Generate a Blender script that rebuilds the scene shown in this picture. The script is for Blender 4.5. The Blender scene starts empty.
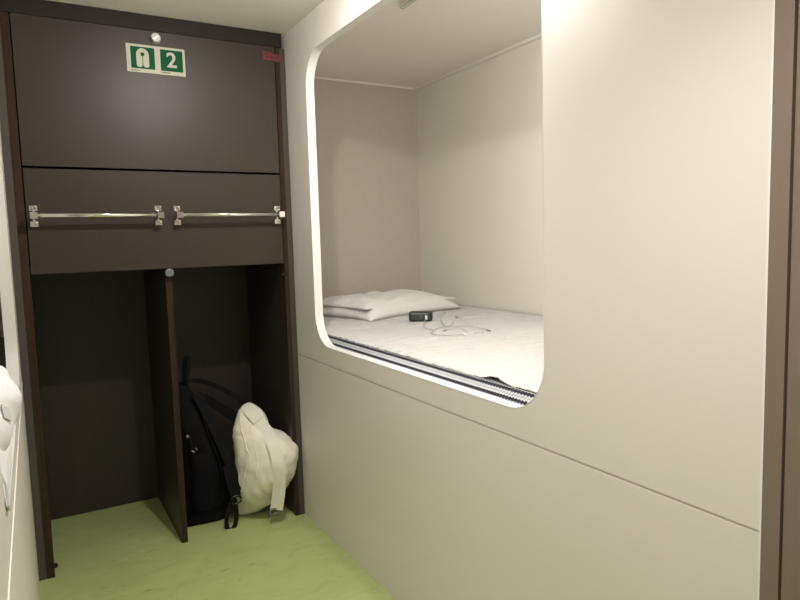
import bpy, bmesh, math, random
from mathutils.bvhtree import BVHTree
from mathutils import Vector, Matrix, noise
random.seed(4)
C = bpy.context.scene.collection
PI = math.pi
V = Vector

# ------------------------------------------------------------ camera geometry
F, YAW, PIT, ROL, CZ = 634.69, 29.978, -5.4116, -1.6247, 1.2227
XL, XR, YF, H = -0.061, 0.991, 2.632, 2.10
YB = 3.213
_y, _p, _r = map(math.radians, (YAW, PIT, ROL))
FWD = V((math.sin(_y)*math.cos(_p), math.cos(_y)*math.cos(_p), math.sin(_p)))
_rt = V((math.cos(_y), -math.sin(_y), 0)); _up = _rt.cross(FWD)
RT = _rt*math.cos(_r) + _up*math.sin(_r)
UP = -_rt*math.sin(_r) + _up*math.cos(_r)
CAM = V((0, 0, CZ))
def at(px, py, val, ax=1):
    """point of the place seen at a pixel, on the plane axis = val"""
    d = FWD + RT*(px-400)/F - UP*(py-300)/F
    return CAM + d*((val-CAM[ax])/d[ax])
def smooth_noise(p, s=1.0, seed=0.0):
    return noise.noise(V((p[0]*s+seed, p[1]*s-seed*.7, p[2]*s+seed*1.3)))

# ------------------------------------------------------------ materials
def new_mat(name):
    m = bpy.data.materials.new(name); m.use_nodes = True
    nt = m.node_tree; b = nt.nodes['Principled BSDF']
    return m, nt, b
def mat(name, col, rough=.5, metal=0, spec=.5, var=0.0, vscale=(8,8,8), bump=0.0, bscale=200.0, sheen=0, bdist=.001):
    m, nt, b = new_mat(name)
    b.inputs['Base Color'].default_value = (*col, 1)
    b.inputs['Roughness'].default_value = rough
    b.inputs['Metallic'].default_value = metal
    b.inputs['Specular IOR Level'].default_value = spec
    if sheen: b.inputs['Sheen Weight'].default_value = sheen
    N = nt.nodes; L = nt.links
    if var or bump:
        tc = N.new('ShaderNodeTexCoord')
    if var:
        mp = N.new('ShaderNodeMapping'); mp.inputs['Scale'].default_value = vscale
        nz = N.new('ShaderNodeTexNoise'); nz.inputs['Scale'].default_value = 1; nz.inputs['Detail'].default_value = 5
        rp = N.new('ShaderNodeValToRGB')
        rp.color_ramp.elements[0].position = .3; rp.color_ramp.elements[1].position = .7
        rp.color_ramp.elements[0].color = (*[c*(1-var) for c in col], 1)
        rp.color_ramp.elements[1].color = (*[min(1, c*(1+var)) for c in col], 1)
        L.new(tc.outputs['Object'], mp.inputs[0]); L.new(mp.outputs[0], nz.inputs['Vector'])
        L.new(nz.outputs['Fac'], rp.inputs[0]); L.new(rp.outputs[0], b.inputs['Base Color'])
    if bump:
        nb = N.new('ShaderNodeTexNoise'); nb.inputs['Scale'].default_value = bscale; nb.inputs['Detail'].default_value = 3
        bp = N.new('ShaderNodeBump'); bp.inputs['Strength'].default_value = bump; bp.inputs['Distance'].default_value = bdist
        L.new(tc.outputs['Object'], nb.inputs['Vector']); L.new(nb.outputs['Fac'], bp.inputs['Height'])
        L.new(bp.outputs[0], b.inputs['Normal'])
    return m

M = {}
M['panel'] = mat('cream_wall_panel', (.75,.715,.668), .42, var=.012, vscale=(3,3,3), bump=.05, bscale=300)
M['edge'] = mat('white_edge', (.82,.81,.79), .35)
M['ceiling'] = mat('ceiling_paint', (.90,.88,.82), .6)
M['bunk_ceiling'] = mat('bunk_ceiling_paint', (.80,.76,.71), .6)
M['bunk_wall'] = mat('bunk_back_wall', (.74,.715,.64), .55)
M['bunk_end'] = mat('taupe_felt_board', (.50,.45,.405), .8, var=.02, vscale=(30,30,30), bump=.2, bscale=500)
M['lam'] = mat('grey_brown_laminate', (.043,.033,.026), .41, spec=.28, var=.04, vscale=(60,60,6), bump=.10, bscale=500)
M['lam_in'] = mat('dark_brown_board', (.039,.029,.023), .42, spec=.4, var=.08, vscale=(60,60,6), bump=.1, bscale=400)
M['edgeband'] = mat('walnut_edge_band', (.034,.019,.011), .7, spec=.2, var=.25, vscale=(150,150,3))
M['strip'] = mat('brown_door_laminate', (.20,.155,.125), .5, var=.03, vscale=(40,40,4))
M['filler'] = mat('grey_filler_laminate', (.072,.061,.053), .6, spec=.3, var=.04, vscale=(60,60,6))
M['header'] = mat('dark_header_laminate', (.022,.017,.0135), .6, spec=.2, var=.05, vscale=(60,60,6))
M['gap'] = mat('black_gap', (.004,.004,.004), .9)
M['chrome'] = mat('chrome', (.85,.85,.83), .12, metal=1)
M['satin'] = mat('satin_metal', (.36,.35,.33), .5, metal=1)
M['sign'] = mat('cream_sign_plastic', (.54,.525,.44), .6, spec=.2)
M['green'] = mat('safety_green', (.001,.085,.034), .6, spec=.15)
M['print'] = mat('dark_print', (.03,.05,.04), .6)
M['tape'] = mat('red_tape', (.17,.02,.032), .5, var=.25, vscale=(60,60,60))
M['tape_print'] = mat('dark_red_print', (.07,.006,.012), .6)
M['black_fabric'] = mat('black_nylon', (.0045,.0045,.0055), .8, spec=.12, bump=.5, bscale=500)
M['black_strap'] = mat('black_webbing', (.0035,.0035,.004), .8, spec=.2, bump=.4, bscale=900)
M['black_plastic'] = mat('black_plastic', (.008,.008,.009), .25)
M['device'] = mat('dark_device_plastic', (.012,.016,.015), .35)
M['device_face'] = mat('device_front_face', (.035,.045,.042), .3)
M['grey_plastic'] = mat('grey_plastic', (.16,.165,.165), .4)
M['white_plastic'] = mat('white_plastic', (.8,.8,.78), .35)
M['canvas'] = mat('cream_canvas', (.82,.79,.67), .75, var=.05, vscale=(15,15,15), bump=.35, bscale=60, bdist=.004)
M['canvas_strap'] = mat('cream_webbing', (.80,.78,.68), .8, bump=.5, bscale=700)
M['linen'] = mat('white_linen', (.70,.69,.68), .85, bump=.3, bscale=55, bdist=.004)
M['duvet'] = mat('white_duvet', (.74,.74,.76), .85, bump=.3, bscale=25, bdist=.006)
M['tag_grey'] = mat('grey_care_tag', (.52,.51,.47), .8)
M['cable'] = mat('white_cable', (.48,.465,.45), .45)
M['cable_tip'] = mat('grey_cable_tip', (.30,.29,.28), .4)

# quilted sheet: fine ribs across the bed
def m_quilt():
    m, nt, b = new_mat('quilted_white_cotton'); N = nt.nodes; L = nt.links
    b.inputs['Base Color'].default_value = (.57,.56,.555,1); b.inputs['Roughness'].default_value = .85
    tc = N.new('ShaderNodeTexCoord'); mp = N.new('ShaderNodeMapping'); mp.inputs['Scale'].default_value = (14, 44, 10)
    nz = N.new('ShaderNodeTexNoise'); nz.inputs['Scale'].default_value = 1.6; nz.inputs['Detail'].default_value = 6
    bp = N.new('ShaderNodeBump'); bp.inputs['Strength'].default_value = .9; bp.inputs['Distance'].default_value = .016
    L.new(tc.outputs['Object'], mp.inputs[0]); L.new(mp.outputs[0], nz.inputs['Vector'])
    L.new(nz.outputs['Fac'], bp.inputs['Height']); L.new(bp.outputs[0], b.inputs['Normal'])
    return m
M['quilt'] = m_quilt()

# striped mattress cover: bands by height with saw-tooth edges along the length
def m_stripe():
    m, nt, b = new_mat('striped_mattress_ticking'); N = nt.nodes; L = nt.links
    b.inputs['Roughness'].default_value = .85
    tc = N.new('ShaderNodeTexCoord'); sp = N.new('ShaderNodeSeparateXYZ'); L.new(tc.outputs['Object'], sp.inputs[0])
    def math_(op, a, c, d=None):
        n = N.new('ShaderNodeMath'); n.operation = op
        for i, v in enumerate((a, c, d)):
            if v is None: continue
            if isinstance(v, (int, float)): n.inputs[i].default_value = v
            else: L.new(v, n.inputs[i])
        return n.outputs[0]
    saw = math_('PINGPONG', sp.outputs['Y'], .006)              # 0 .. .0075
    z2 = math_('SUBTRACT', sp.outputs['Z'], math_('MULTIPLY', saw, .8))
    rp = N.new('ShaderNodeValToRGB'); rp.color_ramp.interpolation = 'CONSTANT'
    t = math_('DIVIDE', math_('SUBTRACT', z2, .74), .12)          # .74 .. .86
    L.new(t, rp.inputs[0])
    W = (.72,.71,.72,1); G = (.42,.43,.47,1); D = (.012,.012,.022,1); Bl = (.10,.11,.15,1)
    st = [(.74,W),(.772,G),(.784,W),(.8015,Bl),(.8045,D),(.8130,W),(.8165,G),(.8235,W),(.8265,Bl),(.8290,D),(.8375,W)]
    e = rp.color_ramp.elements
    e[0].position = 0; e[0].color = W
    e[1].position = (st[1][0]-.74)/.12; e[1].color = st[1][1]
    for z, c in st[2:]:
        k = e.new((z-.74)/.12); k.color = c
    L.new(rp.outputs[0], b.inputs['Base Color'])
    return m
M['stripe'] = m_stripe()

def m_floor():
    m, nt, b = new_mat('marbled_green_linoleum'); N = nt.nodes; L = nt.links
    b.inputs['Roughness'].default_value = .42
    tc = N.new('ShaderNodeTexCoord'); mp = N.new('ShaderNodeMapping'); mp.inputs['Scale'].default_value = (6, 11, 6)
    mp.inputs['Rotation'].default_value = (0, 0, math.radians(8))
    nz = N.new('ShaderNodeTexNoise'); nz.inputs['Scale'].default_value = 1; nz.inputs['Detail'].default_value = 9
    nz.inputs['Roughness'].default_value = .62; nz.inputs['Distortion'].default_value = 1.1
    rp = N.new('ShaderNodeValToRGB'); e = rp.color_ramp.elements
    e[0].position = .28; e[0].color = (.335,.395,.15,1); e[1].position = .72; e[1].color = (.43,.49,.205,1)
    k = e.new(.45); k.color = (.385,.445,.175,1)
    L.new(tc.outputs['Object'], mp.inputs[0]); L.new(mp.outputs[0], nz.inputs['Vector']); L.new(nz.outputs['Fac'], rp.inputs[0])
    # short dark flecks
    mp2 = N.new('ShaderNodeMapping'); mp2.inputs['Scale'].default_value = (14, 32, 14)
    n2 = N.new('ShaderNodeTexNoise'); n2.inputs['Scale'].default_value = 1.4; n2.inputs['Detail'].default_value = 4; n2.inputs['Distortion'].default_value = .6
    r2 = N.new('ShaderNodeValToRGB'); r2.color_ramp.elements[0].position = .27; r2.color_ramp.elements[1].position = .36
    r2.color_ramp.elements[0].color = (.62,.62,.6,1); r2.color_ramp.elements[1].color = (1,1,1,1)
    mx = N.new('ShaderNodeMixRGB'); mx.blend_type = 'MULTIPLY'; mx.inputs[0].default_value = .8
    L.new(tc.outputs['Object'], mp2.inputs[0]); L.new(mp2.outputs[0], n2.inputs['Vector']); L.new(n2.outputs['Fac'], r2.inputs[0])
    L.new(rp.outputs[0], mx.inputs[1]); L.new(r2.outputs[0], mx.inputs[2]); L.new(mx.outputs[0], b.inputs['Base Color'])
    return m
M['floor'] = m_floor()

# ------------------------------------------------------------ helpers
def link(name, bm, m, parent=None, smooth=False, bevel=0, seg=2):
    if bevel:
        bmesh.ops.bevel(bm, geom=[e for e in bm.edges if len(e.link_faces) == 2 and e.calc_face_angle(0) > .6],
                        offset=bevel, segments=seg, profile=.5, affect='EDGES', clamp_overlap=True)
    bmesh.ops.recalc_face_normals(bm, faces=bm.faces)
    me = bpy.data.meshes.new(name); bm.to_mesh(me); bm.free()
    for mm in (m if isinstance(m, (list, tuple)) else [m]): me.materials.append(M[mm])
    if smooth:
        for p in me.polygons: p.use_smooth = True
    o = bpy.data.objects.new(name, me); C.objects.link(o)
    if parent:
        o.parent = parent
        o.matrix_parent_inverse = Matrix.Translation(-parent.location)
    return o
def box(bm, x0, x1, y0, y1, z0, z1, mi=0):
    vs = [bm.verts.new((x, y, z)) for x in (x0, x1) for y in (y0, y1) for z in (z0, z1)]
    fs = [(0,1,3,2),(4,6,7,5),(0,4,5,1),(2,3,7,6),(0,2,6,4),(1,5,7,3)]
    for f in fs:
        g = bm.faces.new([vs[i] for i in f]); g.material_index = mi
    return vs
def bx(name, x0, x1, y0, y1, z0, z1, m, parent=None, bevel=0):
    bm = bmesh.new(); box(bm, x0, x1, y0, y1, z0, z1)
    return link(name, bm, m, parent, bevel=bevel)
def struct(o): o['kind'] = 'structure'; return o
def tag(o, label, cat, group=None):
    o['label'] = label; o['category'] = cat
    if group: o['group'] = group
    return o
def thing(name, label, cat, loc, group=None):
    o = bpy.data.objects.new(name, None); C.objects.link(o); o.location = loc; o.empty_display_size = .05
    return tag(o, label, cat, group)
def plabel(o, s): o['label'] = s; return o
def cyl(bm, a, b, r, n=24, r2=None):
    a, b = V(a), V(b); d = b-a
    mt = Matrix.Translation((a+b)/2) @ d.to_track_quat('Z', 'Y').to_matrix().to_4x4()
    bmesh.ops.create_cone(bm, cap_ends=True, segments=n, radius1=r, radius2=r if r2 is None else r2, depth=d.length, matrix=mt)
def catmull(pts, n=8):
    P = [V(p) for p in pts]; P = [P[0]*2-P[1]] + P + [P[-1]*2-P[-2]]; out = []
    for i in range(1, len(P)-2):
        for k in range(n):
            t = k/n
            out.append(.5*((2*P[i]) + (P[i+1]-P[i-1])*t + (2*P[i-1]-5*P[i]+4*P[i+1]-P[i+2])*t*t + (3*P[i]-P[i-1]-3*P[i+1]+P[i+2])*t**3))
    out.append(P[-2]); return out
def tube(bm, pts, r, n=8, closed=False):
    P = [V(p) for p in pts]; rings = []
    up = V((0,0,1))
    for i, p in enumerate(P):
        a = P[max(i-1, 0)]; b = P[min(i+1, len(P)-1)]
        t = (b-a).normalized(); s = t.cross(up)
        if s.length < .05: s = t.cross(V((1,0,0)))
        s.normalize(); u = s.cross(t)
        rings.append([bm.verts.new(p + (s*math.cos(2*PI*k/n)+u*math.sin(2*PI*k/n))*r) for k in range(n)])
    for a, b in zip(rings, rings[1:]):
        for k in range(n): bm.faces.new((a[k], a[(k+1) % n], b[(k+1) % n], b[k]))
    bm.faces.new(rings[0][::-1]); bm.faces.new(rings[-1])
def ribbon(bm, pts, w, normal, th=.003, n=8, widths=None):
    """webbing: a strap with real width and thickness along a path; normal = the side it shows"""
    P = catmull(pts, n); rings = []
    for i, p in enumerate(P):
        t = (P[min(i+1, len(P)-1)]-P[max(i-1, 0)]).normalized()
        nn = V(normal) if not callable(normal) else normal(i/(len(P)-1))
        s = t.cross(nn).normalized(); u = s.cross(t).normalized()
        ww = w if widths is None else w*(widths[0]+(widths[1]-widths[0])*i/(len(P)-1))
        rings.append([bm.verts.new(p+s*a*ww/2+u*b*th/2) for a, b in ((-1,-1),(1,-1),(1,1),(-1,1))])
    for a, b in zip(rings, rings[1:]):
        for k in range(4): bm.faces.new((a[k], a[(k+1) % 4], b[(k+1) % 4], b[k]))
    bm.faces.new(rings[0][::-1]); bm.faces.new(rings[-1])
def loft(bm, secs, n=40, ex=2.6, cap=True):
    """secs: (left point, right point, half depth)"""
    rings = []
    for L_, R_, b in secs:
        c = (L_+R_)/2; a = (R_-L_)/2
        q = V((-a.y, a.x, 0)).normalized()*b
        ring = []
        for k in range(n):
            t = 2*PI*k/n; ct, st = math.cos(t), math.sin(t)
            ring.append(bm.verts.new(c + a*math.copysign(abs(ct)**(2/ex), ct) + q*math.copysign(abs(st)**(2/ex), st)))
        rings.append(ring)
    for A, B in zip(rings, rings[1:]):
        for k in range(n): bm.faces.new((A[k], A[(k+1) % n], B[(k+1) % n], B[k]))
    if cap: bm.faces.new(rings[0]); bm.faces.new(rings[-1][::-1])
def resample(rows, n):
    """rows of (L, R, b) interpolated with catmull on every component"""
    Ls = catmull([r[0] for r in rows], n); Rs = catmull([r[1] for r in rows], n)
    Bs = catmull([V((r[2], 0, 0)) for r in rows], n)
    return [(a, b, max(c.x, .002)) for a, b, c in zip(Ls, Rs, Bs)]
def prism(bm, pts, y0, y1, mi=0):
    """polygon in x,z extruded from y0 to y1"""
    a = [bm.verts.new((x, y0, z)) for x, z in pts]; b = [bm.verts.new((x, y1, z)) for x, z in pts]
    bm.faces.new(a).material_index = mi; bm.faces.new(b[::-1]).material_index = mi
    for i in range(len(a)):
        j = (i+1) % len(a); bm.faces.new((a[j], a[i], b[i], b[j])).material_index = mi

# ------------------------------------------------------------ camera
cd = bpy.data.cameras.new('camera'); cam = bpy.data.objects.new('camera', cd); C.objects.link(cam)
cd.sensor_fit = 'HORIZONTAL'; cd.sensor_width = 36; cd.lens = F/800*36; cd.clip_start = .01
cam.matrix_world = Matrix(((RT.x, UP.x, -FWD.x, 0), (RT.y, UP.y, -FWD.y, 0), (RT.z, UP.z, -FWD.z, CZ), (0, 0, 0, 1)))
bpy.context.scene.camera = cam

# ------------------------------------------------------------ the room shell
YN = -.9                    # cabin end behind the camera
TH = .033                   # wall panel thickness
ZM = .845                   # mattress top
BX = 2.078; BY = 3.34; BC = 2.13
struct(bx('floor', XL-.04, XR+.04, YN-.05, YB+.03, -.04, 0, 'floor'))
struct(bx('ceiling', XL, XR, YN-.05, YF+.02, H, H+.03, 'ceiling'))
struct(bx('wall_near', XL-.03, XR+.03, YN-.04, YN, 0, H, 'panel'))

def rrect(y0, y1, z0, z1, r, n=14):
    pts = []
    for cy, cz, a0 in ((y1-r, z1-r, 0), (y0+r, z1-r, 90), (y0+r, z0+r, 180), (y1-r, z0+r, 270)):
        for k in range(n+1):
            a = math.radians(a0+90*k/n); pts.append((cy+r*math.cos(a), cz+r*math.sin(a)))
    return pts
def opening_wall(name, xa, xb, y0, y1, z0, z1, hole, low, seam, edge):
    """one panelled wall: the upper panel with a rounded opening, a hairline seam, the lower panel"""
    bm = bmesh.new()
    outer = [(y0, z0), (y1, z0), (y1, z1), (y0, z1)]
    loops = []
    for pts in (outer, hole):
        vs = [bm.verts.new((xa, p[0], p[1])) for p in pts]
        loops += [bm.edges.new((vs[i], vs[(i+1) % len(vs)])) for i in range(len(vs))]
    bmesh.ops.triangle_fill(bm, use_beauty=True, edges=loops)
    r = bmesh.ops.extrude_face_region(bm, geom=bm.faces[:])
    bmesh.ops.translate(bm, verts=[v for v in r['geom'] if isinstance(v, bmesh.types.BMVert)], vec=(xb-xa, 0, 0))
    box(bm, min(xa, xb), max(xa, xb), y0, y1, low, seam-.0025)
    # backing behind the seam
    s = 1 if xb > xa else -1
    xs = sorted((xa+s*.004, xb)); box(bm, xs[0], xs[1], y0, y1, seam-.0025, z0)
    o = struct(link(name, bm, ['panel', 'gap']))
    return o
def lining(name, xa, xb, hole_o, hole_i):
    bm = bmesh.new(); n = len(hole_o); R4 = []
    for x, pts in ((xa, hole_o), (xb, hole_o), (xb, hole_i), (xa, hole_i)):
        R4.append([bm.verts.new((x, p[0], p[1])) for p in pts])
    for a in range(4):
        A, B = R4[a], R4[(a+1) % 4]
        for k in range(n): bm.faces.new((A[k], A[(k+1) % n], B[(k+1) % n], B[k]))
    return struct(link(name, bm, 'edge', smooth=False))
SEAM = .7335
hr = (1.0695, 2.4175, .805, 1.963)
opening_wall('wall_right', XR, XR+TH, .572, BY, SEAM+.0025, H, rrect(*hr, .13), 0, SEAM, None)
lining('trim_1', XR-.0006, XR+TH+.001, rrect(*hr, .13), rrect(hr[0]+.0015, hr[1]-.0015, hr[2]+.0015, hr[3]-.0015, .1285))
hl = hr
opening_wall('wall_left', XL, XL-TH, YN, BY, .752, H, rrect(*hl, .13), 0, .7495, None)
lining('trim_2', XL+.0006, XL-TH-.001, rrect(*hl, .13), rrect(hl[0]+.0015, hl[1]-.0015, hl[2]+.0015, hl[3]-.0015, .1285))
# thin white strip painting in the glint along the left seam's edge
struct(bx('trim_3', XL-.002, XL+.0018, YN, YF-.001, .7475, .7525, 'edge'))
# bunk enclosures behind both walls
def bunk_shell(side, xi, xo, y0, y1):
    s = 1 if xo > xi else -1
    def b(n, xa, xb, *r): xs = sorted((xa, xb)); return struct(bx(n, xs[0], xs[1], *r))
    b('wall_bunk_back_'+side, xo, xo+s*.02, y0-.02, y1+.02, .5, BC, 'bunk_wall')
    b('wall_bunk_head_'+side, xi, xo, y1, y1+.02, .5, BC, 'bunk_end')
    b('wall_bunk_foot_'+side, xi, xo, y0-.02, y0, .5, BC, 'bunk_wall')
    b('ceiling_bunk_'+side, xi-s*TH*.5, xo+s*.02, y0-.02, y1+.02, BC, BC+.02, 'bunk_ceiling')
    b('trim_bunk_base_'+side, xi, xo, y0, y1, .5, .56, 'panel')
bunk_shell('right', XR+TH, BX, 1.0, BY)
bunk_shell('left', XL-TH, XL-TH-1.05, 1.0, BY)
struct(bx('trim_4', BX-.022, BX, 1.0, BY, BC-.012, BC, 'bunk_ceiling'))
struct(bx('trim_5', XR+TH, BX-.022, BY-.012, BY, BC-.010, BC, 'bunk_ceiling'))
# the near end of the right wall: pale edge strip, brown door jamb, dark gap, brown door
struct(bx('trim_6', XR-.001, XR+TH, .5665, .5715, 0, H, 'edge'))
struct(bx('trim_7', XR-.004, XR+.045, .537, .566, 0, H, 'strip'))
struct(bx('trim_8', XR+.006, XR+.045, .533, .537, 0, H, 'gap'))
struct(bx('door_1', XR-.002, XR+.045, -.34, .533, .006, H-.05, 'strip'))
struct(bx('wall_right_near', XR, XR+TH, YN, -.345, 0, H, 'panel'))
struct(bx('trim_9', XR, XR+TH, -.345, .533, H-.048, H, 'strip'))

# small framed panel hung just inside the top of the bunk opening
fp = thing('framed_panel', 'small pale framed panel hanging inside the top of the bunk opening', 'panel', (1.12, 1.7, 1.99))
FX = 1.30; c0 = at(400.5, 9, FX, 0)
fy, fz = c0.y, c0.z
bx('panel_board', FX+.002, FX+.010, fy-.30, fy-.006, fz+.006, BC-.001, 'panel', fp)
bm = bmesh.new()
box(bm, FX-.002, FX+.012, fy-.306, fy, fz, fz+.007); box(bm, FX-.002, FX+.012, fy-.007, fy, fz+.007, BC-.001); box(bm, FX-.002, FX+.012, fy-.306, fy-.299, fz+.007, BC-.001)
link('frame', bm, 'tag_grey', fp)

# ------------------------------------------------------------ the wardrobe
wd = thing('wardrobe', 'tall grey-brown built-in wardrobe with closed top and two open floor compartments', 'wardrobe', (.465, YF, 0))
xa, xb, xc, xd = -.035, -.008, .9455, .965
plabel(bx('filler_strip', XL+.0007, xa-.0005, YF+.001, YF+.02, 0, 2.041, 'filler', wd), 'left grey-brown filler strip')
plabel(bx('filler_strip', xd+.0005, XR-.002, YF+.001, YF+.02, 0, 2.041, 'filler', wd), 'right grey-brown filler strip')
bx('header', XL+.0007, .975, YF-.004, YF+.018, 2.0425, H-.001, 'header', wd)
for x0, x1, z1 in ((xa, xb, 2.0415), (xc, xd, 2.0415)):
    s = bx('side_panel', x0, x1, YF+.0035, YB, 0, z1, 'lam_in', wd)
    e = bx('edge_band', x0, x1, YF, YF+.003, 0, z1, 'edgeband', wd)
    plabel(e, 'walnut brown front edge of the side panel')
ud = bx('upper_door', -.0035, .9415, YF-.001, YF+.017, 1.5215, 2.0415, 'lam', wd, bevel=.0008)
fa = bx('fascia_board', -.0035, .9425, YF, YF+.018, 1.1362, 1.5125, 'lam', wd, bevel=.0008)
bx('back_panel', xb, xc, YB, YB+.016, 0, 2.04, 'lam_in', wd)
bx('shelf', xb+.0005, xc-.0005, YF+.019, YB-.001, 1.150, 1.168, 'lam_in', wd)
bx('top_board', xb+.0005, xc-.0005, YF+.019, YB-.001, 2.02, 2.04, 'lam_in', wd)
dv = bx('divider_panel', .4545, .4785, YF+.0165, YB-.0005, 0, 1.1355, 'lam_in', wd)
plabel(bx('divider_edge_band', .4545, .4785, YF+.013, YF+.016, 0, 1.1355, 'edgeband', wd), 'walnut brown front edge of the divider')
# lock button on the upper door
p = at(155, 39, YF)
bm = bmesh.new(); cyl(bm, (p.x, YF-.001, p.z), (p.x, YF-.010, p.z), .019, 32); cyl(bm, (p.x, YF-.010, p.z), (p.x, YF-.022, p.z), .0175, 32, .0165)
kn = link('knob', bm, 'satin', wd, bevel=.0008)
d = V((.82, 0, .57))*.0115; w = V((-.57, 0, .82))*.0035
bm = bmesh.new()
pts = [(p.x+d.x+w.x, p.z+d.z+w.z), (p.x-d.x+w.x, p.z-d.z+w.z), (p.x-d.x-w.x, p.z-d.z-w.z), (p.x+d.x-w.x, p.z+d.z-w.z)]
prism(bm, pts, YF-.0235, YF-.0215); link('slot_bar', bm, 'edge', kn)
# round bumper on top of the divider, and two tiny stops on the side panels
p = at(169.5, 272.7, YF)
bm = bmesh.new(); cyl(bm, (p.x, YF+.0125, p.z), (p.x, YF-.008, p.z), .0175, 28, .016)
plabel(link('bumper', bm, 'grey_plastic', wd, bevel=.002), 'round grey cap at the top of the divider')
for x, z in ((xb+.004, .045), (xc-.004, 1.09)):
    bm = bmesh.new(); cyl(bm, (x, YF+.001, z), (x, YF-.005, z), .0085, 18)
    plabel(link('screw_cap', bm, 'black_plastic', wd), 'small dark round cap')

# coat rails on the fascia board
def coat_rail(pl, pr):
    L_ = at(pl, 214.7, YF); R_ = at(pr, 214.7, YF)
    yr = YF-.055; z = 1.3435
    bm = bmesh.new(); cyl(bm, (L_.x-.002, yr, z), (R_.x+.002, yr, z), .0082, 20)
    rail = link('coat_rail', bm, 'chrome', wd, smooth=False)
    for f in rail.data.polygons: f.use_smooth = len(f.vertices) == 4
    for x in (L_.x, R_.x):
        bm = bmesh.new()
        box(bm, x-.004, x+.004, YF-.003, YF-.0005, z-.030, z+.030)
        for s in (-1, 1):
            zc = z+s*.028
            box(bm, x-.0125, x+.0125, YF-.006, YF-.0005, zc-.0095, zc+.0095)
            for dx in (-.006, .006):
                cyl(bm, (x+dx, YF-.006, zc+dx*.3), (x+dx, YF-.0095, zc+dx*.3), .0045, 16, .003)
        box(bm, x-.0055, x+.0055, yr-.002, YF-.003, z-.0085, z+.0085)
        box(bm, x-.0115, x+.0115, yr-.0115, yr+.0115, z-.0115, z+.0115)
        bmesh.ops.bevel(bm, geom=[e for e in bm.edges if len(e.link_faces) == 2 and e.calc_face_angle(0) > .6], offset=.001, segments=2, profile=.5, affect='EDGES', clamp_overlap=True)
        n0 = len(bm.faces)
        cyl(bm, (x+.0015, yr-.0112, z+.002), (x+.0015, yr-.0120, z+.002), .0055, 20)
        for s in (-1, 1): cyl(bm, (x, YF-.0062, z+s*.028), (x, YF-.0068, z+s*.028), .0022, 12)
        bm.faces.ensure_lookup_table()
        for f in bm.faces[n0:]: f.material_index = 1
        plabel(link('mounting_bracket', bm, ['chrome', 'gap'], rail), 'chrome bracket with dark screw holes')
    return rail
plabel(coat_rail(33.5, 158), 'left chrome coat rail')
plabel(coat_rail(176.8, 277), 'right chrome coat rail')

# ------------------------------------------------------------ safety sign: life jacket + number 2
sx, sz, sw, sh = .3625, 1.883, .213, .103
YS = YF-.0015
sg = thing('safety_sign', 'green and cream sign with life jacket symbol and number 2 on the wardrobe door', 'sign', (sx+sw/2, YS, sz))
bx('sign_plate', sx, sx+sw, YS-.0015, YS, sz, sz+sh, 'sign', sg, bevel=.0003)
def U(u, v): return (sx+u*sw, sz+(1-v)*sh)
for u0, u1, s in ((.07, .472, 'a'), (.570, .958, 'b')):
    a = U(u0, .86); b = U(u1, .085)
    bx('green_field', a[0], b[0], YS-.0019, YS-.0015, a[1], b[1], 'green', sg)
# life jacket: arch with two rounded legs, neck hole, front slit
cx = sx+sw*.268; top = sz+sh*.87; bot = sz+sh*.19; R0 = sw*.106
pts = []
for k in range(17):
    a = PI*k/16; pts.append((cx+R0*math.cos(a), top-R0*1.05+R0*1.05*math.sin(a)))
lr = R0*.46
def leg_bottom(c):
    return [(c-lr*math.cos(PI*k/8), bot+lr*.8-lr*.8*math.sin(PI*k/8)) for k in range(9)]
left = leg_bottom(cx-R0+lr); right = leg_bottom(cx+R0-lr)
left[0] = (cx-R0, left[0][1]); right[-1] = (cx+R0, right[-1][1])
pts += left + [(cx-.0006, top-R0*1.9), (cx+.0006, top-R0*1.9)] + right
bm = bmesh.new(); prism(bm, pts, YS-.0023, YS-.0019); bmesh.ops.triangulate(bm, faces=[f for f in bm.faces if len(f.verts) > 4])
lj = link('life_jacket_symbol', bm, 'sign', sg)
bm = bmesh.new(); cyl(bm, (cx, YS-.0022, top-R0*.98), (cx, YS-.0026, top-R0*.98), R0*.33, 20)
box(bm, cx-.0011, cx+.0011, YS-.0026, YS-.0022, bot+lr*.9, top-R0*1.2); link('neck_hole', bm, 'green', lj)
# digit
def text_mesh(s, size, off=0.0, ext=.0002):
    cu = bpy.data.curves.new('digit', 'FONT'); cu.body = s; cu.size = size; cu.offset = off; cu.extrude = ext
    cu.align_x = 'CENTER'; cu.align_y = 'CENTER'
    o = bpy.data.objects.new('tmp', cu); C.objects.link(o)
    bpy.context.view_layer.update()
    me = bpy.data.meshes.new_from_object(o.evaluated_get(bpy.context.evaluated_depsgraph_get()))
    bpy.data.objects.remove(o); return me
me = text_mesh('2', .078, .0016)
me.transform(Matrix.Translation((sx+sw*.762, YS-.0021, sz+sh*.525)) @ Matrix.Rotation(PI/2, 4, 'X'))
me.materials.clear(); me.materials.append(M['sign'])
dg = bpy.data.objects.new('number_two', me); C.objects.link(dg); dg.parent = sg; dg.matrix_parent_inverse = Matrix.Translation(-sg.location)
# the illegible small print under the two fields
bm = bmesh.new()
a = U(.07, .93); cyl(bm, (a[0]+.002, YS-.0015, a[1]), (a[0]+.002, YS-.0018, a[1]), .0022, 12)
for k in range(7):
    x = a[0]+.0065+k*.0033; box(bm, x, x+.0022, YS-.0018, YS-.0015, a[1]-.0019, a[1]+.0016)
link('small_print', bm, 'print', sg); bm = bmesh.new()
a = U(.572, .915)
for k in range(10):
    x = a[0]+k*.0036; box(bm, x, x+.0028, YS-.0018, YS-.0015, a[1]-.002, a[1]+.0014)
link('small_print', bm, 'print', sg)

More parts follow.
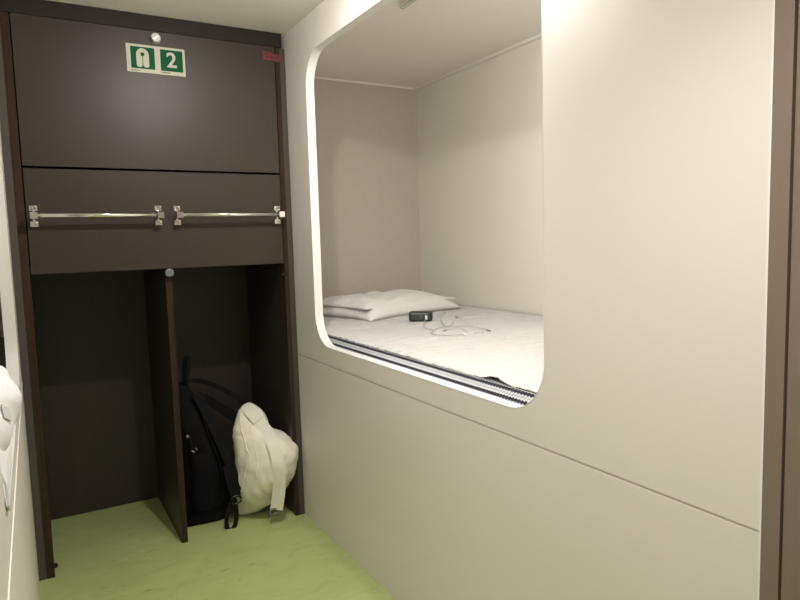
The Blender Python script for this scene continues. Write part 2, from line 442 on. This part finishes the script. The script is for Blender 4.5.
# red tape across the top right corner of the door
tp = thing('warning_tape', 'short red tape with dark print across the top right corner of the wardrobe door', 'tape', (.93, YF-.002, 2.0))
bm = bmesh.new(); prism(bm, [(.892,1.986),(.934,1.984),(.972,1.982),(.9725,2.010),(.934,2.0125),(.934,2.016),(.892,2.022)], YF-.0022, YF-.0012)
link('tape_strip', bm, 'tape', tp)
bm = bmesh.new()
for k, (w_, h_) in enumerate(((.007,.008),(.006,.005),(.008,.009),(.006,.007),(.008,.006),(.007,.008))):
    x = .906+k*.0097; box(bm, x, x+w_, YF-.0025, YF-.0022, 1.9935, 1.9935+h_)
for k in range(3):
    x = .908+k*.008; box(bm, x, x+.005, YF-.0025, YF-.0022, 2.0095, 2.0125)
link('tape_print', bm, 'tape_print', tp)

# ------------------------------------------------------------ bed in the right bunk
def mattress(name, label, x0, x1, y0, y1, z0, z1, r=.02):
    bm = bmesh.new(); box(bm, x0, x1, y0, y1, z0, z1)
    o = link(name, bm, 'stripe', smooth=True, bevel=r, seg=5)
    return tag(o, label, 'mattress')
MX = 1.034
mattress('mattress', 'thick mattress with navy zigzag striped side in the right-hand bunk', MX, BX-.004, 1.01, BY-.004, .561, ZM-.006, .010)
bm = bmesh.new()
nx, ny = 110, 420
x0, x1, y0, y1 = MX+.0115, BX-.012, 1.02, BY-.012
def sheet_z(x, y):
    z = ZM+.0022 + .0022*smooth_noise((x, y, 0), 5) + .0014*smooth_noise((x*2, y*9, 1), 4) +   .0030*smooth_noise((x*5, y*44, 2), 1) + .0018*smooth_noise((x*14, y*80, 5), 1)
    return z
grid = []
wr = at(494, 378, 1.045, 0).y
for j in range(ny+1):
    y = y0+(y1-y0)*j/ny; row = []
    edge = x0+.006*smooth_noise((y*5, 0, 3), 2)+.003*smooth_noise((y*17, 0, 5), 2)
    for i in range(nx+1):
        x = edge+(x1-edge)*(i/nx)**1.25
        lift = .011*math.exp(-((y-wr)/.045)**2)*math.exp(-((x-edge-.01)/.035)**2)
        row.append(bm.verts.new((x, y, sheet_z(x, y)+lift-.0065*math.exp(-((x-edge)/.018)**2))))
    grid.append(row)
for a, b in zip(grid, grid[1:]):
    for i in range(nx): bm.faces.new((a[i], a[i+1], b[i+1], b[i]))
r = bmesh.ops.extrude_face_region(bm, geom=bm.faces[:])
bmesh.ops.translate(bm, verts=[v for v in r['geom'] if isinstance(v, bmesh.types.BMVert)], vec=(0, 0, -.0008))
sh_ = link('bed_sheet', bm, 'quilt', smooth=True)
tag(sh_, 'white quilted sheet spread over the mattress in the right-hand bunk', 'sheet')

# pillow: lower cushion with sharp corners, loose case folded over it
pw = thing('pillow', 'white pillow lying at the head of the right-hand bunk', 'pillow', (1.60, 2.95, ZM+.003))
def pillow_mesh(c, hx, hy, hz, rot, seed, flat=.35, nn=72, wob=.010, rim=0.0):
    bm = bmesh.new(); R_ = Matrix.Rotation(rot, 3, 'Z'); tops = []
    for sgn in (1, -1):
        g = []
        for j in range(nn+1):
            row = []
            for i in range(nn+1):
                u = -1+2*i/nn; v = -1+2*j/nn
                # corners drawn out, sides sucked in
                px = u*hx*(1-.10*(1-v*v)**1*abs(u)**3*.8); py = v*hy*(1-.10*(1-u*u)*abs(v)**3)
                e = max(0, (1-u**4))**.55*max(0, (1-v**4))**.55
                z = hz*e*(1 if sgn > 0 else flat)*sgn
                z += (wob*e*smooth_noise((u*hx*10, v*hy*10, sgn+seed), 1.0, seed) + .009*e*(.35-abs(smooth_noise((u*hx*9+v*hy*6, v*hy*16, seed), 1.0, seed*2))) + .0035*e*smooth_noise((u*hx*30, v*hy*45, seed), 1.0, seed))*(1 if sgn > 0 else .15)
                z -= rim*(1-e)**2
                p = R_ @ V((px, py, 0)); row.append(bm.verts.new((c[0]+p.x, c[1]+p.y, c[2]+z)))
            g.append(row)
        for a, b in zip(g, g[1:]):
            for i in range(nn):
                f = (a[i], a[i+1], b[i+1], b[i]); bm.faces.new(f if sgn > 0 else f[::-1])
    bmesh.ops.remove_doubles(bm, verts=bm.verts, dist=1e-5)
    return bm
link('cushion', pillow_mesh((1.60, 2.93, ZM+.0125), .335, .245, .070, math.radians(15), 2.2, flat=.08, wob=.014, rim=.009), 'linen', pw, smooth=True)
link('pillowcase_flap', pillow_mesh((1.60, 2.955, ZM+.056), .330, .232, .034, math.radians(14.5), 7.7, flat=.5, wob=.024), 'linen', pw, smooth=True)

# little device with a plugged-in cable
dvx = thing('power_bank', 'small dark box-shaped device with a lighter front, lying on the white sheet by the pillow', 'device', (1.49, 2.44, ZM+.004))
zt = ZM+.0045
DC = at(420.5, 322.5, ZM, 2); DM = Matrix.Translation((DC.x, DC.y, zt)) @ Matrix.Rotation(math.radians(-36), 4, 'Z') @ Matrix.Translation((0, .006, 0))
def dpart(name, dims, m, bevel=0, parent=dvx, seg=2):
    bm = bmesh.new(); box(bm, *dims); bmesh.ops.transform(bm, matrix=DM, verts=bm.verts); return link(name, bm, m, parent, bevel=bevel, seg=seg)
dpart('case', (-.054, .054, 0, .062, 0, .042), 'device', .009, seg=4)
dpart('front_face', (-.045, .044, -.0025, .0005, .006, .032), 'device_face', .001)
plabel(dpart('light_strip', (-.044, .034, -.0035, .0005, .0335, .0375), 'grey_plastic'), 'pale strip along the top of the front')
dpart('button', (0, .003, -.0032, -.0024, .013, .026), 'grey_plastic')
cb = thing('charging_cable', 'thin white cable in loose loops on the sheet, plugged into the dark device', 'cable', (1.5, 2.2, ZM+.004))
plabel(dpart('plug', (.022, .032, -.020, -.0028, .009, .027), 'white_plastic', .001, cb), 'white plug')
def on_sheet(px, py, h=.0048):
    q = at(px, py, ZM, 2); return V((q.x, q.y, sheet_z(q.x, q.y)+h))
P = [DM @ V((.027, -.020, .017)), DM @ V((.022, -.035, .008)), on_sheet(424, 327.5), on_sheet(426, 330), on_sheet(433, 332), on_sheet(431.5, 334.5), on_sheet(437, 336.2), on_sheet(450, 336.8), on_sheet(464, 336.4)]
bm = bmesh.new(); tube(bm, catmull(P, 8), .0018, 8)
P = [on_sheet(432, 333), on_sheet(438, 329.8), on_sheet(447, 327.6), on_sheet(458, 327.4), on_sheet(470, 328), on_sheet(481, 329.8), on_sheet(488, 331.5)]
tube(bm, catmull(P, 8), .0018, 8)
P = [on_sheet(444.5, 331.8), on_sheet(452, 330.6), on_sheet(459, 329.4), on_sheet(464, 331.2), on_sheet(467, 333)]
tube(bm, catmull(P, 8), .0014, 8)
P = [on_sheet(446, 313), on_sheet(442, 315.5), on_sheet(441, 320), on_sheet(443, 325), on_sheet(446, 328), on_sheet(450, 327), on_sheet(453, 324.5)]
tube(bm, catmull(P, 8), .0020, 8)
P = [on_sheet(453, 324.5), on_sheet(458, 318), on_sheet(463, 321), on_sheet(470, 327)]
tube(bm, catmull(P, 8), .0009, 6)
link('cord', bm, 'cable', cb, smooth=True)
bm = bmesh.new(); tube(bm, [on_sheet(463.5, 336.4, .004), on_sheet(467, 336.3, .004)], .0042, 10); plabel(link('plug', bm, 'white_plastic', cb), 'white plug')
bm = bmesh.new()
bm.free()
for (ax_, ay_), (bx_, by_), rr in [((487,331.2),(490,332.2),.0038), ((444,332),(446,331.4),.003), ((456,318),(457,318.4),.0045)]+[((px,334.2),(px+.9,334.2),.0024) for px in (475,478.5,482)]:
    bm = bmesh.new(); tube(bm, [on_sheet(ax_, ay_, .0035), on_sheet(bx_, by_, .0035)], rr, 10)
    plabel(link('cable_tip', bm, 'cable_tip', cb), 'grey connector tip')

# ------------------------------------------------------------ left bunk: mattress and duvet pushed out of the opening
m2 = mattress('mattress', 'mattress of the left-hand bunk under the white duvet', XL-TH-1.04, XL-TH-.006, 1.01, BY-.004, .561, ZM-.006, .010)
dt = thing('duvet', 'bunched white duvet bulging out of the left-hand bunk at the picture edge', 'duvet', (-.16, 1.385, ZM))
bm = bmesh.new()
bmesh.ops.create_icosphere(bm, subdivisions=6, radius=1)
for v in bm.verts:
    d = v.co.normalized()
    e = V([math.copysign(abs(c)**.85, c) for c in d])
    p = V((-.200+e.x*.160, 1.385+e.y*.285, .935+e.z*.096))
    # fold ridges running round the roll
    n1 = smooth_noise((p.x*5, p.y*9, p.z*14), 1.0, 3.1); n2 = abs(smooth_noise((p.x*8, p.y*7+p.z*10, p.z*8), 1.0, 9.4))
    p += d*(.010*n1-.014*n2+.004)
    if p.z < ZM+.002: p.z = ZM+.002
    v.co = p
dr = link('duvet_roll', bm, 'duvet', dt, smooth=True)
# the corner hanging down over the sill
bm = bmesh.new(); g = []
for j in range(25):
    t = j/24; row = []
    for i in range(31):
        u = i/30; y = 1.10+.30*u
        zl = .862-.050*math.exp(-((y-1.17)/.08)**2)
        z = .935+(zl-.935)*t; x = XL-.012+.0155*min(1, t*1.6)+.0022*math.sin(y*34+t*2)*t
        row.append(bm.verts.new((x, y, z)))
    g.append(row)
for a, b in zip(g, g[1:]):
    for i in range(30): bm.faces.new((a[i], a[i+1], b[i+1], b[i]))
r = bmesh.ops.extrude_face_region(bm, geom=bm.faces[:])
bmesh.ops.translate(bm, verts=[v for v in r['geom'] if isinstance(v, bmesh.types.BMVert)], vec=(-.003, 0, 0))
link('hanging_corner', bm, 'duvet', dt, smooth=True)
def hit_of(o):
    t = BVHTree.FromPolygons([v.co for v in o.data.vertices], [p.vertices[:] for p in o.data.polygons])
    def h(px, py, d=.003):
        dirv = (at(px, py, 2.5)-CAM).normalized(); l, n, i, dist = t.ray_cast(CAM, dirv)
        if n.dot(dirv) > 0: n = -n
        return l+n*d, n
    return h
dh = hit_of(dr)
hp = [dh(a_, b_, .0025) for a_, b_ in ((1, 411.5), (3, 412.3), (5, 413.2), (7, 414), (9, 415))]
bm = bmesh.new(); ribbon(bm, [q[0] for q in hp], .024, hp[2][1], .001, 3)
plabel(link('care_tag', bm, 'tag_grey', dt), 'small grey care tag')

# ------------------------------------------------------------ black backpack
bp = thing('backpack', 'black backpack leaning against the divider in the right floor compartment', 'backpack', (.60, 2.86, 0))
yc = 2.885
XD = .4805
rows = []
for v_, pr, b in ((382,186.5,.012),(386,190,.03),(392,194.5,.05),(400,199,.075),(410,204.5,.10),(420,210,.12),(432,216,.125),(446,222.5,.13),(462,229,.13),(480,234,.13),(494,233.5,.125),(500,230,.115)):
    R_ = at(pr, v_, yc); L_ = V((XD+.004, yc+.01, R_.z))
    rows.append((L_, R_, b))
bottom = rows[-1]
rows.append((bottom[0]+V((.012,0,0)), bottom[1]+V((-.014,0,0)), .115))
rows[-1] = (V((rows[-1][0].x, rows[-1][0].y, .004)), V((rows[-1][1].x, rows[-1][1].y, .004)), .115)
secs = resample(rows, 5)
bm = bmesh.new(); loft(bm, secs, 56, 2.7)
for v in bm.verts:
    p = v.co.copy(); n_ = .010*smooth_noise(p, 9, 1.0)-.010*abs(smooth_noise((p.x*1.0, p.y*1.0, p.z*.5), 16, 4))
    c = V(((XD+.6)/2+.02, yc, p.z)); d = (p-c); d.z = 0
    if d.length > .001: v.co = p + d.normalized()*n_
    if v.co.x < XD: v.co.x = XD
    if v.co.z < .003: v.co.z = .003
link('body', bm, 'black_fabric', bp, smooth=True)
# front pocket: a padded pouch bulging from the front
rows = []
for v_, pl, pr, b, yy in ((428,186,202,.02,2.80),(436,186,208,.04,2.80),(455,187,216,.055,2.80),(480,188,221,.06,2.80),(500,189,221,.055,2.805),(506,190,218,.045,2.81)):
    L_ = at(pl, v_, yy); R_ = at(pr, v_, yy); L_.x = max(L_.x, XD+.002); L_.z = max(R_.z, .006); R_.z = L_.z
    rows.append((L_, R_, b))
rows.append((V((XD+.01, 2.815, .004)), V((rows[-1][1].x-.008, 2.815, .004)), .04))
bm = bmesh.new(); loft(bm, resample(rows, 5), 40, 2.8)
for v in bm.verts:
    p = v.co; v.co.y += .010*smooth_noise(p, 14, 6)
    if v.co.x < XD: v.co.x = XD
    if v.co.z < .003: v.co.z = .003
link('front_pocket', bm, 'black_fabric', bp, smooth=True)
CN = (CAM-V((.62, 2.72, .35))).normalized()
# piping seam and zipper of the pocket
bm = bmesh.new(); tube(bm, catmull([at(192,394,2.81), at(198,406,2.785), at(204,420,2.765), at(211,440,2.75), at(218,458,2.742), at(223,480,2.738), at(223,500,2.738)], 6), .0035, 8)
link('seam_piping', bm, 'black_strap', bp, smooth=True)
for pts in ([(199.5,432),(201.5,438),(204,445)], [(190,437),(192,447),(194.5,455)]):
    bm = bmesh.new(); q = [at(a, b, 2.722) for a, b in pts]; ribbon(bm, q, .009, CN, .003, 5)
    link('zip_puller', bm, 'black_strap', bp, bevel=0)
bm = bmesh.new(); q = at(187.6, 436.5, 2.725); bmesh.ops.create_icosphere(bm, subdivisions=3, radius=.007, matrix=Matrix.Translation(q)); 
link('cord_stopper', bm, 'satin', bp, smooth=True)
bm = bmesh.new(); q = at(191.5, 451, 2.722); tube(bm, [q, q+V((.012, 0, -.008))], .004, 8); q = at(195.5, 448, 2.722); tube(bm, [q, q+V((.006, 0, -.010))], .003, 8)
link('zip_slider', bm, 'satin', bp, smooth=True)
# shoulder strap down the right side, buckle and hanging tail
bm = bmesh.new()
ribbon(bm, [at(196,394,2.81), at(203,405,2.775), at(213,425,2.75), at(223,447,2.73), at(231.5,469,2.71), at(236,486,2.70), at(236,497,2.69)], .040, CN, .009, 8)
link('shoulder_strap', bm, 'black_strap', bp)
bm = bmesh.new()
ribbon(bm, [at(225,466,2.70), at(229,484,2.69), at(234,498,2.68), at(236,506,2.675), at(236.5,516,2.67), at(235,525,2.668), at(231,530,2.668), at(227.5,528,2.672), at(226.5,520,2.68), at(229,508,2.69), at(232,500,2.695)], .018, CN, .004, 8)
link('webbing_tail', bm, 'black_strap', bp)
bm = bmesh.new(); q = at(236, 499.5, 2.675)
tube(bm, catmull([q+V((-.016,0,.014)), q+V((.016,0,.014)), q+V((.02,0,-.012)), q+V((-.014,0,-.016)), q+V((-.016,0,.014))], 5), .0045, 8)
link('buckle', bm, 'black_plastic', bp, smooth=True)
# carry handle loop standing up by the divider
bm = bmesh.new()
ribbon(bm, [at(184.5,384,2.87)+V((0,.0,0)), at(184,373,2.87), at(185,361,2.865), at(187,357.5,2.86), at(188.6,361,2.855), at(188.2,371,2.85), at(185.5,381,2.85)], .020, V((.35,-.9,.1)), .004, 8)
link('carry_handle', bm, 'black_strap', bp)
# two straps that reach over to the white bag
bm = bmesh.new(); ribbon(bm, [at(183.5,381.5,2.90), at(193,380.5,2.90), at(205,382,2.91), at(218,387,2.91), at(231,393.5,2.90), at(241,399.5,2.88), at(252,408,2.86)], .020, CN, .005, 8, (.8, 1.3))
link('upper_strap', bm, 'black_strap', bp)
bm = bmesh.new(); ribbon(bm, [at(197,395,2.93), at(208,400,2.93), at(220,407.5,2.93), at(232,415,2.92), at(245,424,2.90)], .046, CN, .007, 8, (.75, 1.1))
link('lower_strap', bm, 'black_strap', bp)

# ------------------------------------------------------------ white bag
wb = thing('canvas_bag', 'cream white canvas shoulder bag leaning on the black backpack beside the wardrobe side', 'bag', (.84, 2.72, 0))
rows = []
for v_, pl, pr, yl, yr, b in (
    (403,246.5,251,2.785,2.775,.010),(406,242,256.5,2.785,2.765,.030),(412,238,263,2.785,2.735,.045),(420,235.6,267,2.785,2.71,.055),
(426,235,268,2.785,2.69,.062),(430.5,235,271.5,2.785,2.67,.068),(434,235,279,2.785,2.64,.078),(438,235.2,286.5,2.785,2.62,.088),(443,235.6,291.5,2.785,2.605,.095),(450,236.2,295.5,2.785,2.595,.102),
    (458,237.4,296,2.785,2.59,.105),(467,239,294.5,2.79,2.595,.108),(476,240,291.5,2.80,2.60,.108),(485,239,287,2.81,2.63,.104),
    (493,236.6,281.5,2.815,2.68,.095),(500,236,274,2.82,2.735,.080),(507,236,262,2.82,2.775,.060),(512,236.5,251,2.815,2.79,.035)):
    rows.append((at(pl, v_, yl), at(pr, v_, yr), b))
bm = bmesh.new(); loft(bm, resample(rows, 5), 72, 2.25)
bm.normal_update()
for v in bm.verts:
    p = v.co.copy(); nn = v.normal
    r1 = smooth_noise((p.x, p.y, p.z*.6), 11, 2.0); r2 = abs(smooth_noise((p.x*1.2, p.y*1.2, p.z*.9), 15, 7.0))
    r3 = abs(smooth_noise((p.x+p.z*.6, p.y, p.z*.35), 24, 3.0))
    amp = min(1, max(.15, (.52-p.z)/.15))
    v.co = p - nn*(.004*r1+.010*r2+.006*r3-.003)*amp*-1*(-1)
    # the sunk gusset fold at the left and the crease where the side pouch meets the front
    q = v.co-CAM; dd = q.dot(FWD); px = 400+F*q.dot(RT)/dd; py = 300-F*q.dot(UP)/dd
    def fold(line, wd_, dp):
        for (ax_, ay_), (bx_, by_) in zip(line, line[1:]):
            if ay_ <= py < by_:
                gx = ax_+(bx_-ax_)*(py-ay_)/(by_-ay_)
                fade = min(1, (py-line[0][1])/8, (line[-1][1]-py)/8)
                return dp*fade*math.exp(-((px-gx)/wd_)**2)
        return 0
    if nn.dot(CAM-v.co) > 0:
        k = fold(((240.5,408),(241,425),(245.5,440),(248.5,452),(246,466),(243,480),(241,505)), 2.0, .013)
        k += fold(((268,424),(266,440),(264,458),(262,480)), 3.0, .006)
        k += fold(((253,425),(256,445),(252,470),(246,495)), 3.5, -.007)
        v.co -= nn*k
    if v.co.z < .003: v.co.z = .003
bd = link('body', bm, 'canvas', wb, smooth=True)
CB = (CAM-V((.84, 2.62, .3))).normalized()
# gusset seam: ruched piping down the left
def on_front(px, py, d=.003):
    """a point just proud of the bag's cloth"""
    dirv = (at(px, py, 2.5)-CAM).normalized()
    ok, loc, nor, _ = bd_hit(CAM, dirv)
    return loc - dirv*d if ok else at(px, py, 2.72)
def make_hit(o):
    t = BVHTree.FromPolygons([v.co for v in o.data.vertices], [p.vertices[:] for p in o.data.polygons])
    def h(o_, d_):
        l, n, i, dist = t.ray_cast(o_, d_); return (l is not None), l, n, i
    return h
bd_hit = make_hit(bd)
bm = bmesh.new()
pts = [on_front(*q) for q in ((240.5,411),(240,420),(242,432),(244.5,440),(246,448),(249,455),(247,463),(245,472),(243.5,480),(242,488),(240.5,496),(240.5,505))]
for i, p in enumerate(catmull(pts, 5)): pass
cm = catmull(pts, 5)
cm = [p+V((.0009*math.sin(i*1.7), 0, 0)) for i, p in enumerate(cm)]
tube(bm, cm, .0028, 8); link('gusset_piping', bm, 'canvas', wb, smooth=True)
bm = bmesh.new(); cm = catmull([on_front(*q) for q in ((250,414),(249.5,424),(252,436),(255,448),(257,462),(256,478))], 5); tube(bm, cm, .0018, 6)
link('side_seam', bm, 'canvas', wb, smooth=True)
# shoulder strap
bm = bmesh.new()
sp_ = [(254.5,411),(260,421),(266,431),(272,442),(276,454),(278.5,466),(279,480)]
pts = [on_front(a, b, .008) for a, b in sp_]
y_end = pts[-1].y
pts += [at(278.8, 491, y_end+.012), at(277.6, 501, y_end+.022), at(276.2, 509.5, y_end+.030)]
for p in pts: p.y -= .002
ribbon(bm, pts, .055, CB, .004, 8, (.9, 1.0))
link('shoulder_strap', bm, 'canvas_strap', wb, bevel=0)
q = pts[-1]
bm = bmesh.new()
tube(bm, [q+V((-.027,0,.004)), q+V((.027,0,.010))], .0035, 8); tube(bm, [q+V((.027,0,.010)), q+V((.027,0,-.012))], .0035, 8)
tube(bm, [q+V((.027,0,-.012)), q+V((-.027,0,-.018))], .0035, 8); tube(bm, [q+V((-.027,0,-.018)), q+V((-.027,0,.004))], .0035, 8)
link('strap_slider', bm, 'grey_plastic', wb, smooth=True)
# folded tab over the top where the strap is sewn on
bm = bmesh.new()
ribbon(bm, [on_front(247.5,407,.008), on_front(250.5,410.5,.012), on_front(255,415,.014), on_front(259,420,.012)], .062, CB, .006, 8, (.85, 1.0))
link('strap_tab', bm, 'canvas_strap', wb, bevel=.001)

# ------------------------------------------------------------ cabin lamp and added lights
def dome_lamp(x, y, p_side, p_down, label, col=(1, .96, .90), z=2.052, r=.024):
    t = thing('ceiling_light', label, 'ceiling light', (x, y, H))
    bm = bmesh.new(); cyl(bm, (x, y, H-.001), (x, y, H-.012), .075, 40, .070)
    link('base', bm, 'satin', t, bevel=.002)
    for kind, pw in (('POINT', p_side), ('AREA', p_down)):
        if not pw: continue
        ld = bpy.data.lights.new('lamp', kind); ld.energy = pw; ld.color = col
        if kind == 'POINT': ld.shadow_soft_size = r
        else: ld.shape = 'DISK'; ld.size = 2*r
        lo = bpy.data.objects.new('lamp', ld); C.objects.link(lo); lo.parent = t; lo.location = (0, 0, z-H)
    return t
dome_lamp(.60, 1.62, 11.5, 5, 'round ceiling lamp in front of the wardrobe, above the right bunk opening')
t = thing('ceiling_light', 'added unseen ceiling spot at the near end of the cabin', 'ceiling light', (.38, .30, H))  # unseen spot added to brighten the lower right wall
bm = bmesh.new(); cyl(bm, (.38, .30, H-.001), (.38, .30, H-.006), .055, 40, .050); link('base', bm, 'satin', t, bevel=.001)
ld = bpy.data.lights.new('lamp', 'SPOT'); ld.energy = 30; ld.color = (1, .955, .90); ld.spot_size = math.radians(125); ld.spot_blend = .7; ld.shadow_soft_size = .03
lo = bpy.data.objects.new('lamp', ld); C.objects.link(lo); lo.parent = t; lo.location = (0, 0, -.03)
# unseen light bar added behind the panel to brighten the right bunk
rl = thing('added_bunk_light', 'added slim light bar brightening the inside of the right-hand bunk', 'lamp', (1.07, 1.35, BC-.02))
bx('housing', 1.045, 1.095, 1.20, 1.50, BC-.02, BC-.001, 'white_plastic', rl)
ld = bpy.data.lights.new('lamp', 'AREA'); ld.shape = 'RECTANGLE'; ld.size = .04; ld.size_y = .28; ld.energy = 8; ld.color = (1, .965, .92)
lo = bpy.data.objects.new('lamp', ld); C.objects.link(lo); lo.location = (1.075, 1.35, BC-.035); lo.rotation_euler = (0, math.radians(-52), 0)
lo.parent = rl; lo.matrix_parent_inverse = Matrix.Translation(-rl.location)
w = bpy.data.worlds.new('world'); bpy.context.scene.world = w; w.use_nodes = True
w.node_tree.nodes['Background'].inputs[0].default_value = (.9,.95,1,1)
w.node_tree.nodes['Background'].inputs[1].default_value = .02

sc = bpy.context.scene
sc.view_settings.view_transform = 'Standard'; sc.view_settings.look = 'None'
sc.view_settings.gamma = 1; sc.view_settings.use_curve_mapping = False
sc.view_settings.exposure = 0.62
